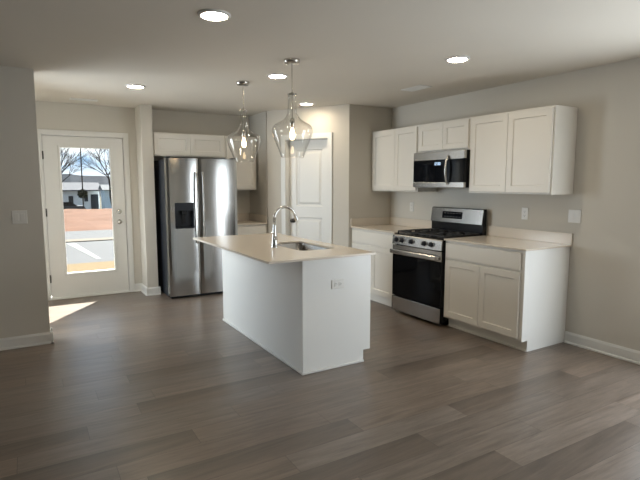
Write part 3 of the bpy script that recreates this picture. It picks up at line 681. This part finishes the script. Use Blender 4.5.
M_sid = mat('siding', (.62, .62, .62), .9, var=.05); M_roof = stuffmat('shingles', (.33, .33, .36), var=.15, vscale=20)
MB().box(-8, 4.9, 75, 83, GB, GB+2.85).build('wall', M_sid, hs)
MB().prism([(74.4, GB+2.85), (79, GB+3.9), (83.6, GB+2.85), (83.6, GB+2.7), (74.4, GB+2.7)], 0, -8.5, 5.3).build('roof', M_roof, hs)
for x0, x1, z0, z1 in ((-1.6, -.2, .9, 2.0), (.9, 1.5, .9, 2.0), (2.9, 3.4, 1.2, 2.0)): MB().box(x0, x1, 74.94, 74.999, GB+z0, GB+z1).build('window', M_dark, hs)
MB().box(3.75, 4.75, 74.94, 74.999, GB+.02, GB+2.2).build('garage_door', M_dark, hs)
sh = thing('shed', 'pale blue-white shed at the right of the house beyond the clay bank', 'shed', (6.5, 72, GB))
MB().box(5.0, 8.6, 70.5, 74, GB, GB+2.9).build('wall', mat('shed_board', (.50, .60, .66), .9), sh)
MB().prism([(70.0, GB+2.9), (72.2, GB+3.6), (74.4, GB+2.9)], 0, 4.7, 9.0).build('roof', stuffmat('shed_roof', (.5, .51, .53)), sh)
car = thing('car', 'dark car parked in front of the house beyond the clay bank', 'car', (.3, 68, GB))
y0, y1 = 67.1, 68.9; cx_ = 8.35; g_ = GB
MB().prism([(-10.4+cx_, g_+.3), (-10.4+cx_, g_+.8), (-9.6+cx_, g_+.95), (-6.2+cx_, g_+.9), (-6.0+cx_, g_+.35)], 1, y0, y1).build('body', M_side, car)
MB().prism([(-9.9+cx_, g_+.94), (-9.3+cx_, g_+1.42), (-7.7+cx_, g_+1.42), (-7.0+cx_, g_+.92)], 1, y0+.1, y1-.1).build('cabin', M_black, car)
for x in (-9.5+cx_, -6.9+cx_):
    for y in (y0-.01, y1-.19): MB().cyl((x, y, g_+.33), (x, y+.2, g_+.33), .33).build('wheel', M_iron, car)
PX_, PY_ = 1.40, 60.0
up_ = thing('utility_pole', 'thin dark utility pole rising above the round shrub outside', 'pole', (PX_+.10, PY_+1, GB))
MB().cyl((PX_+.10, PY_+1, GB), (PX_+.10, PY_+1, 5.6), .075, .06, 12).build('pole', stuffmat('pole_wood', (.10, .085, .07)), up_)
m = MB(); random.seed(3); sc_ = Vector((PX_, PY_, .27))
for i in range(420):
    a, b_, r = random.uniform(0, 6.283), random.uniform(-1, 1), .56*random.random()**.4
    c = sc_+Vector((r*math.cos(a)*math.sqrt(1-b_*b_), r*math.sin(a)*math.sqrt(1-b_*b_), r*b_*.9))
    q = Quaternion((random.random()-.5, random.random()-.5, random.random()-.5, random.random()-.5)); q.normalize(); s = .14
    m.add([c+q @ Vector(p)*s for p in ((-1, 0, 0), (0, -.5, 0), (1, 0, 0), (0, .5, 0))], [[0, 1, 2, 3]])
sb = thing('shrub', 'small round dark tree-like shrub on a thin stem before the utility pole', 'shrub', (PX_, PY_, GB))
m.build('foliage', stuffmat('shrub_leaf', (.10, .11, .06), var=.3), sb); MB().cyl((PX_, PY_, GB), (PX_, PY_, -.1), .045).build('stem', M_iron, sb)
M_bark = stuffmat('bark', (.10, .085, .08), var=.3)
def tree(x, y, z, h, lean, seed, label, depth=6, r0=.17):
    rnd = random.Random(seed); m = MB()
    def br(p, d, L, r, k):
        q = p+d*L*.5+Vector((rnd.uniform(-1, 1), rnd.uniform(-1, 1), 0))*L*.06; e = p+d*L
        m.tube([p, q, e], [r, r*.85, r*.65], 5 if k > 2 else 3, False)
        if k == 0: return
        for _ in range(3 if k < depth-1 else 2+rnd.randint(0, 1)):
            nd = (d+Vector((rnd.uniform(-1, 1), rnd.uniform(-1, 1), rnd.uniform(-.35, .6)))*.62).normalized()
            br(e if rnd.random() > .3 else q, nd, L*rnd.uniform(.62, .82), r*.62, k-1)
    br(Vector((x, y, z)), Vector((lean, 0, 1)).normalized(), h*.27, r0, depth)
    o = m.build('bare_tree', M_bark, loc=(x, y, z)); tag(o, label, 'tree', 'bare trees beyond the house')
tree(3.1, 48, GB, 9.5, -.16, 5, 'bare tree with slanting trunk at the right, beyond the clay bank', 6, .16)
tree(-2.2, 52, GB, 9.5, .08, 11, 'bare leafless tree at the left, beyond the clay bank', 6, .12)
tree(1.0, 90, GB, 12, 0, 21, 'bare leafless tree in the middle, farthest beyond the house', 6, .16)
tree(6.2, 66, GB, 11, -.1, 31, 'bare leafless tree partly behind the slanting tree', 6, .14)
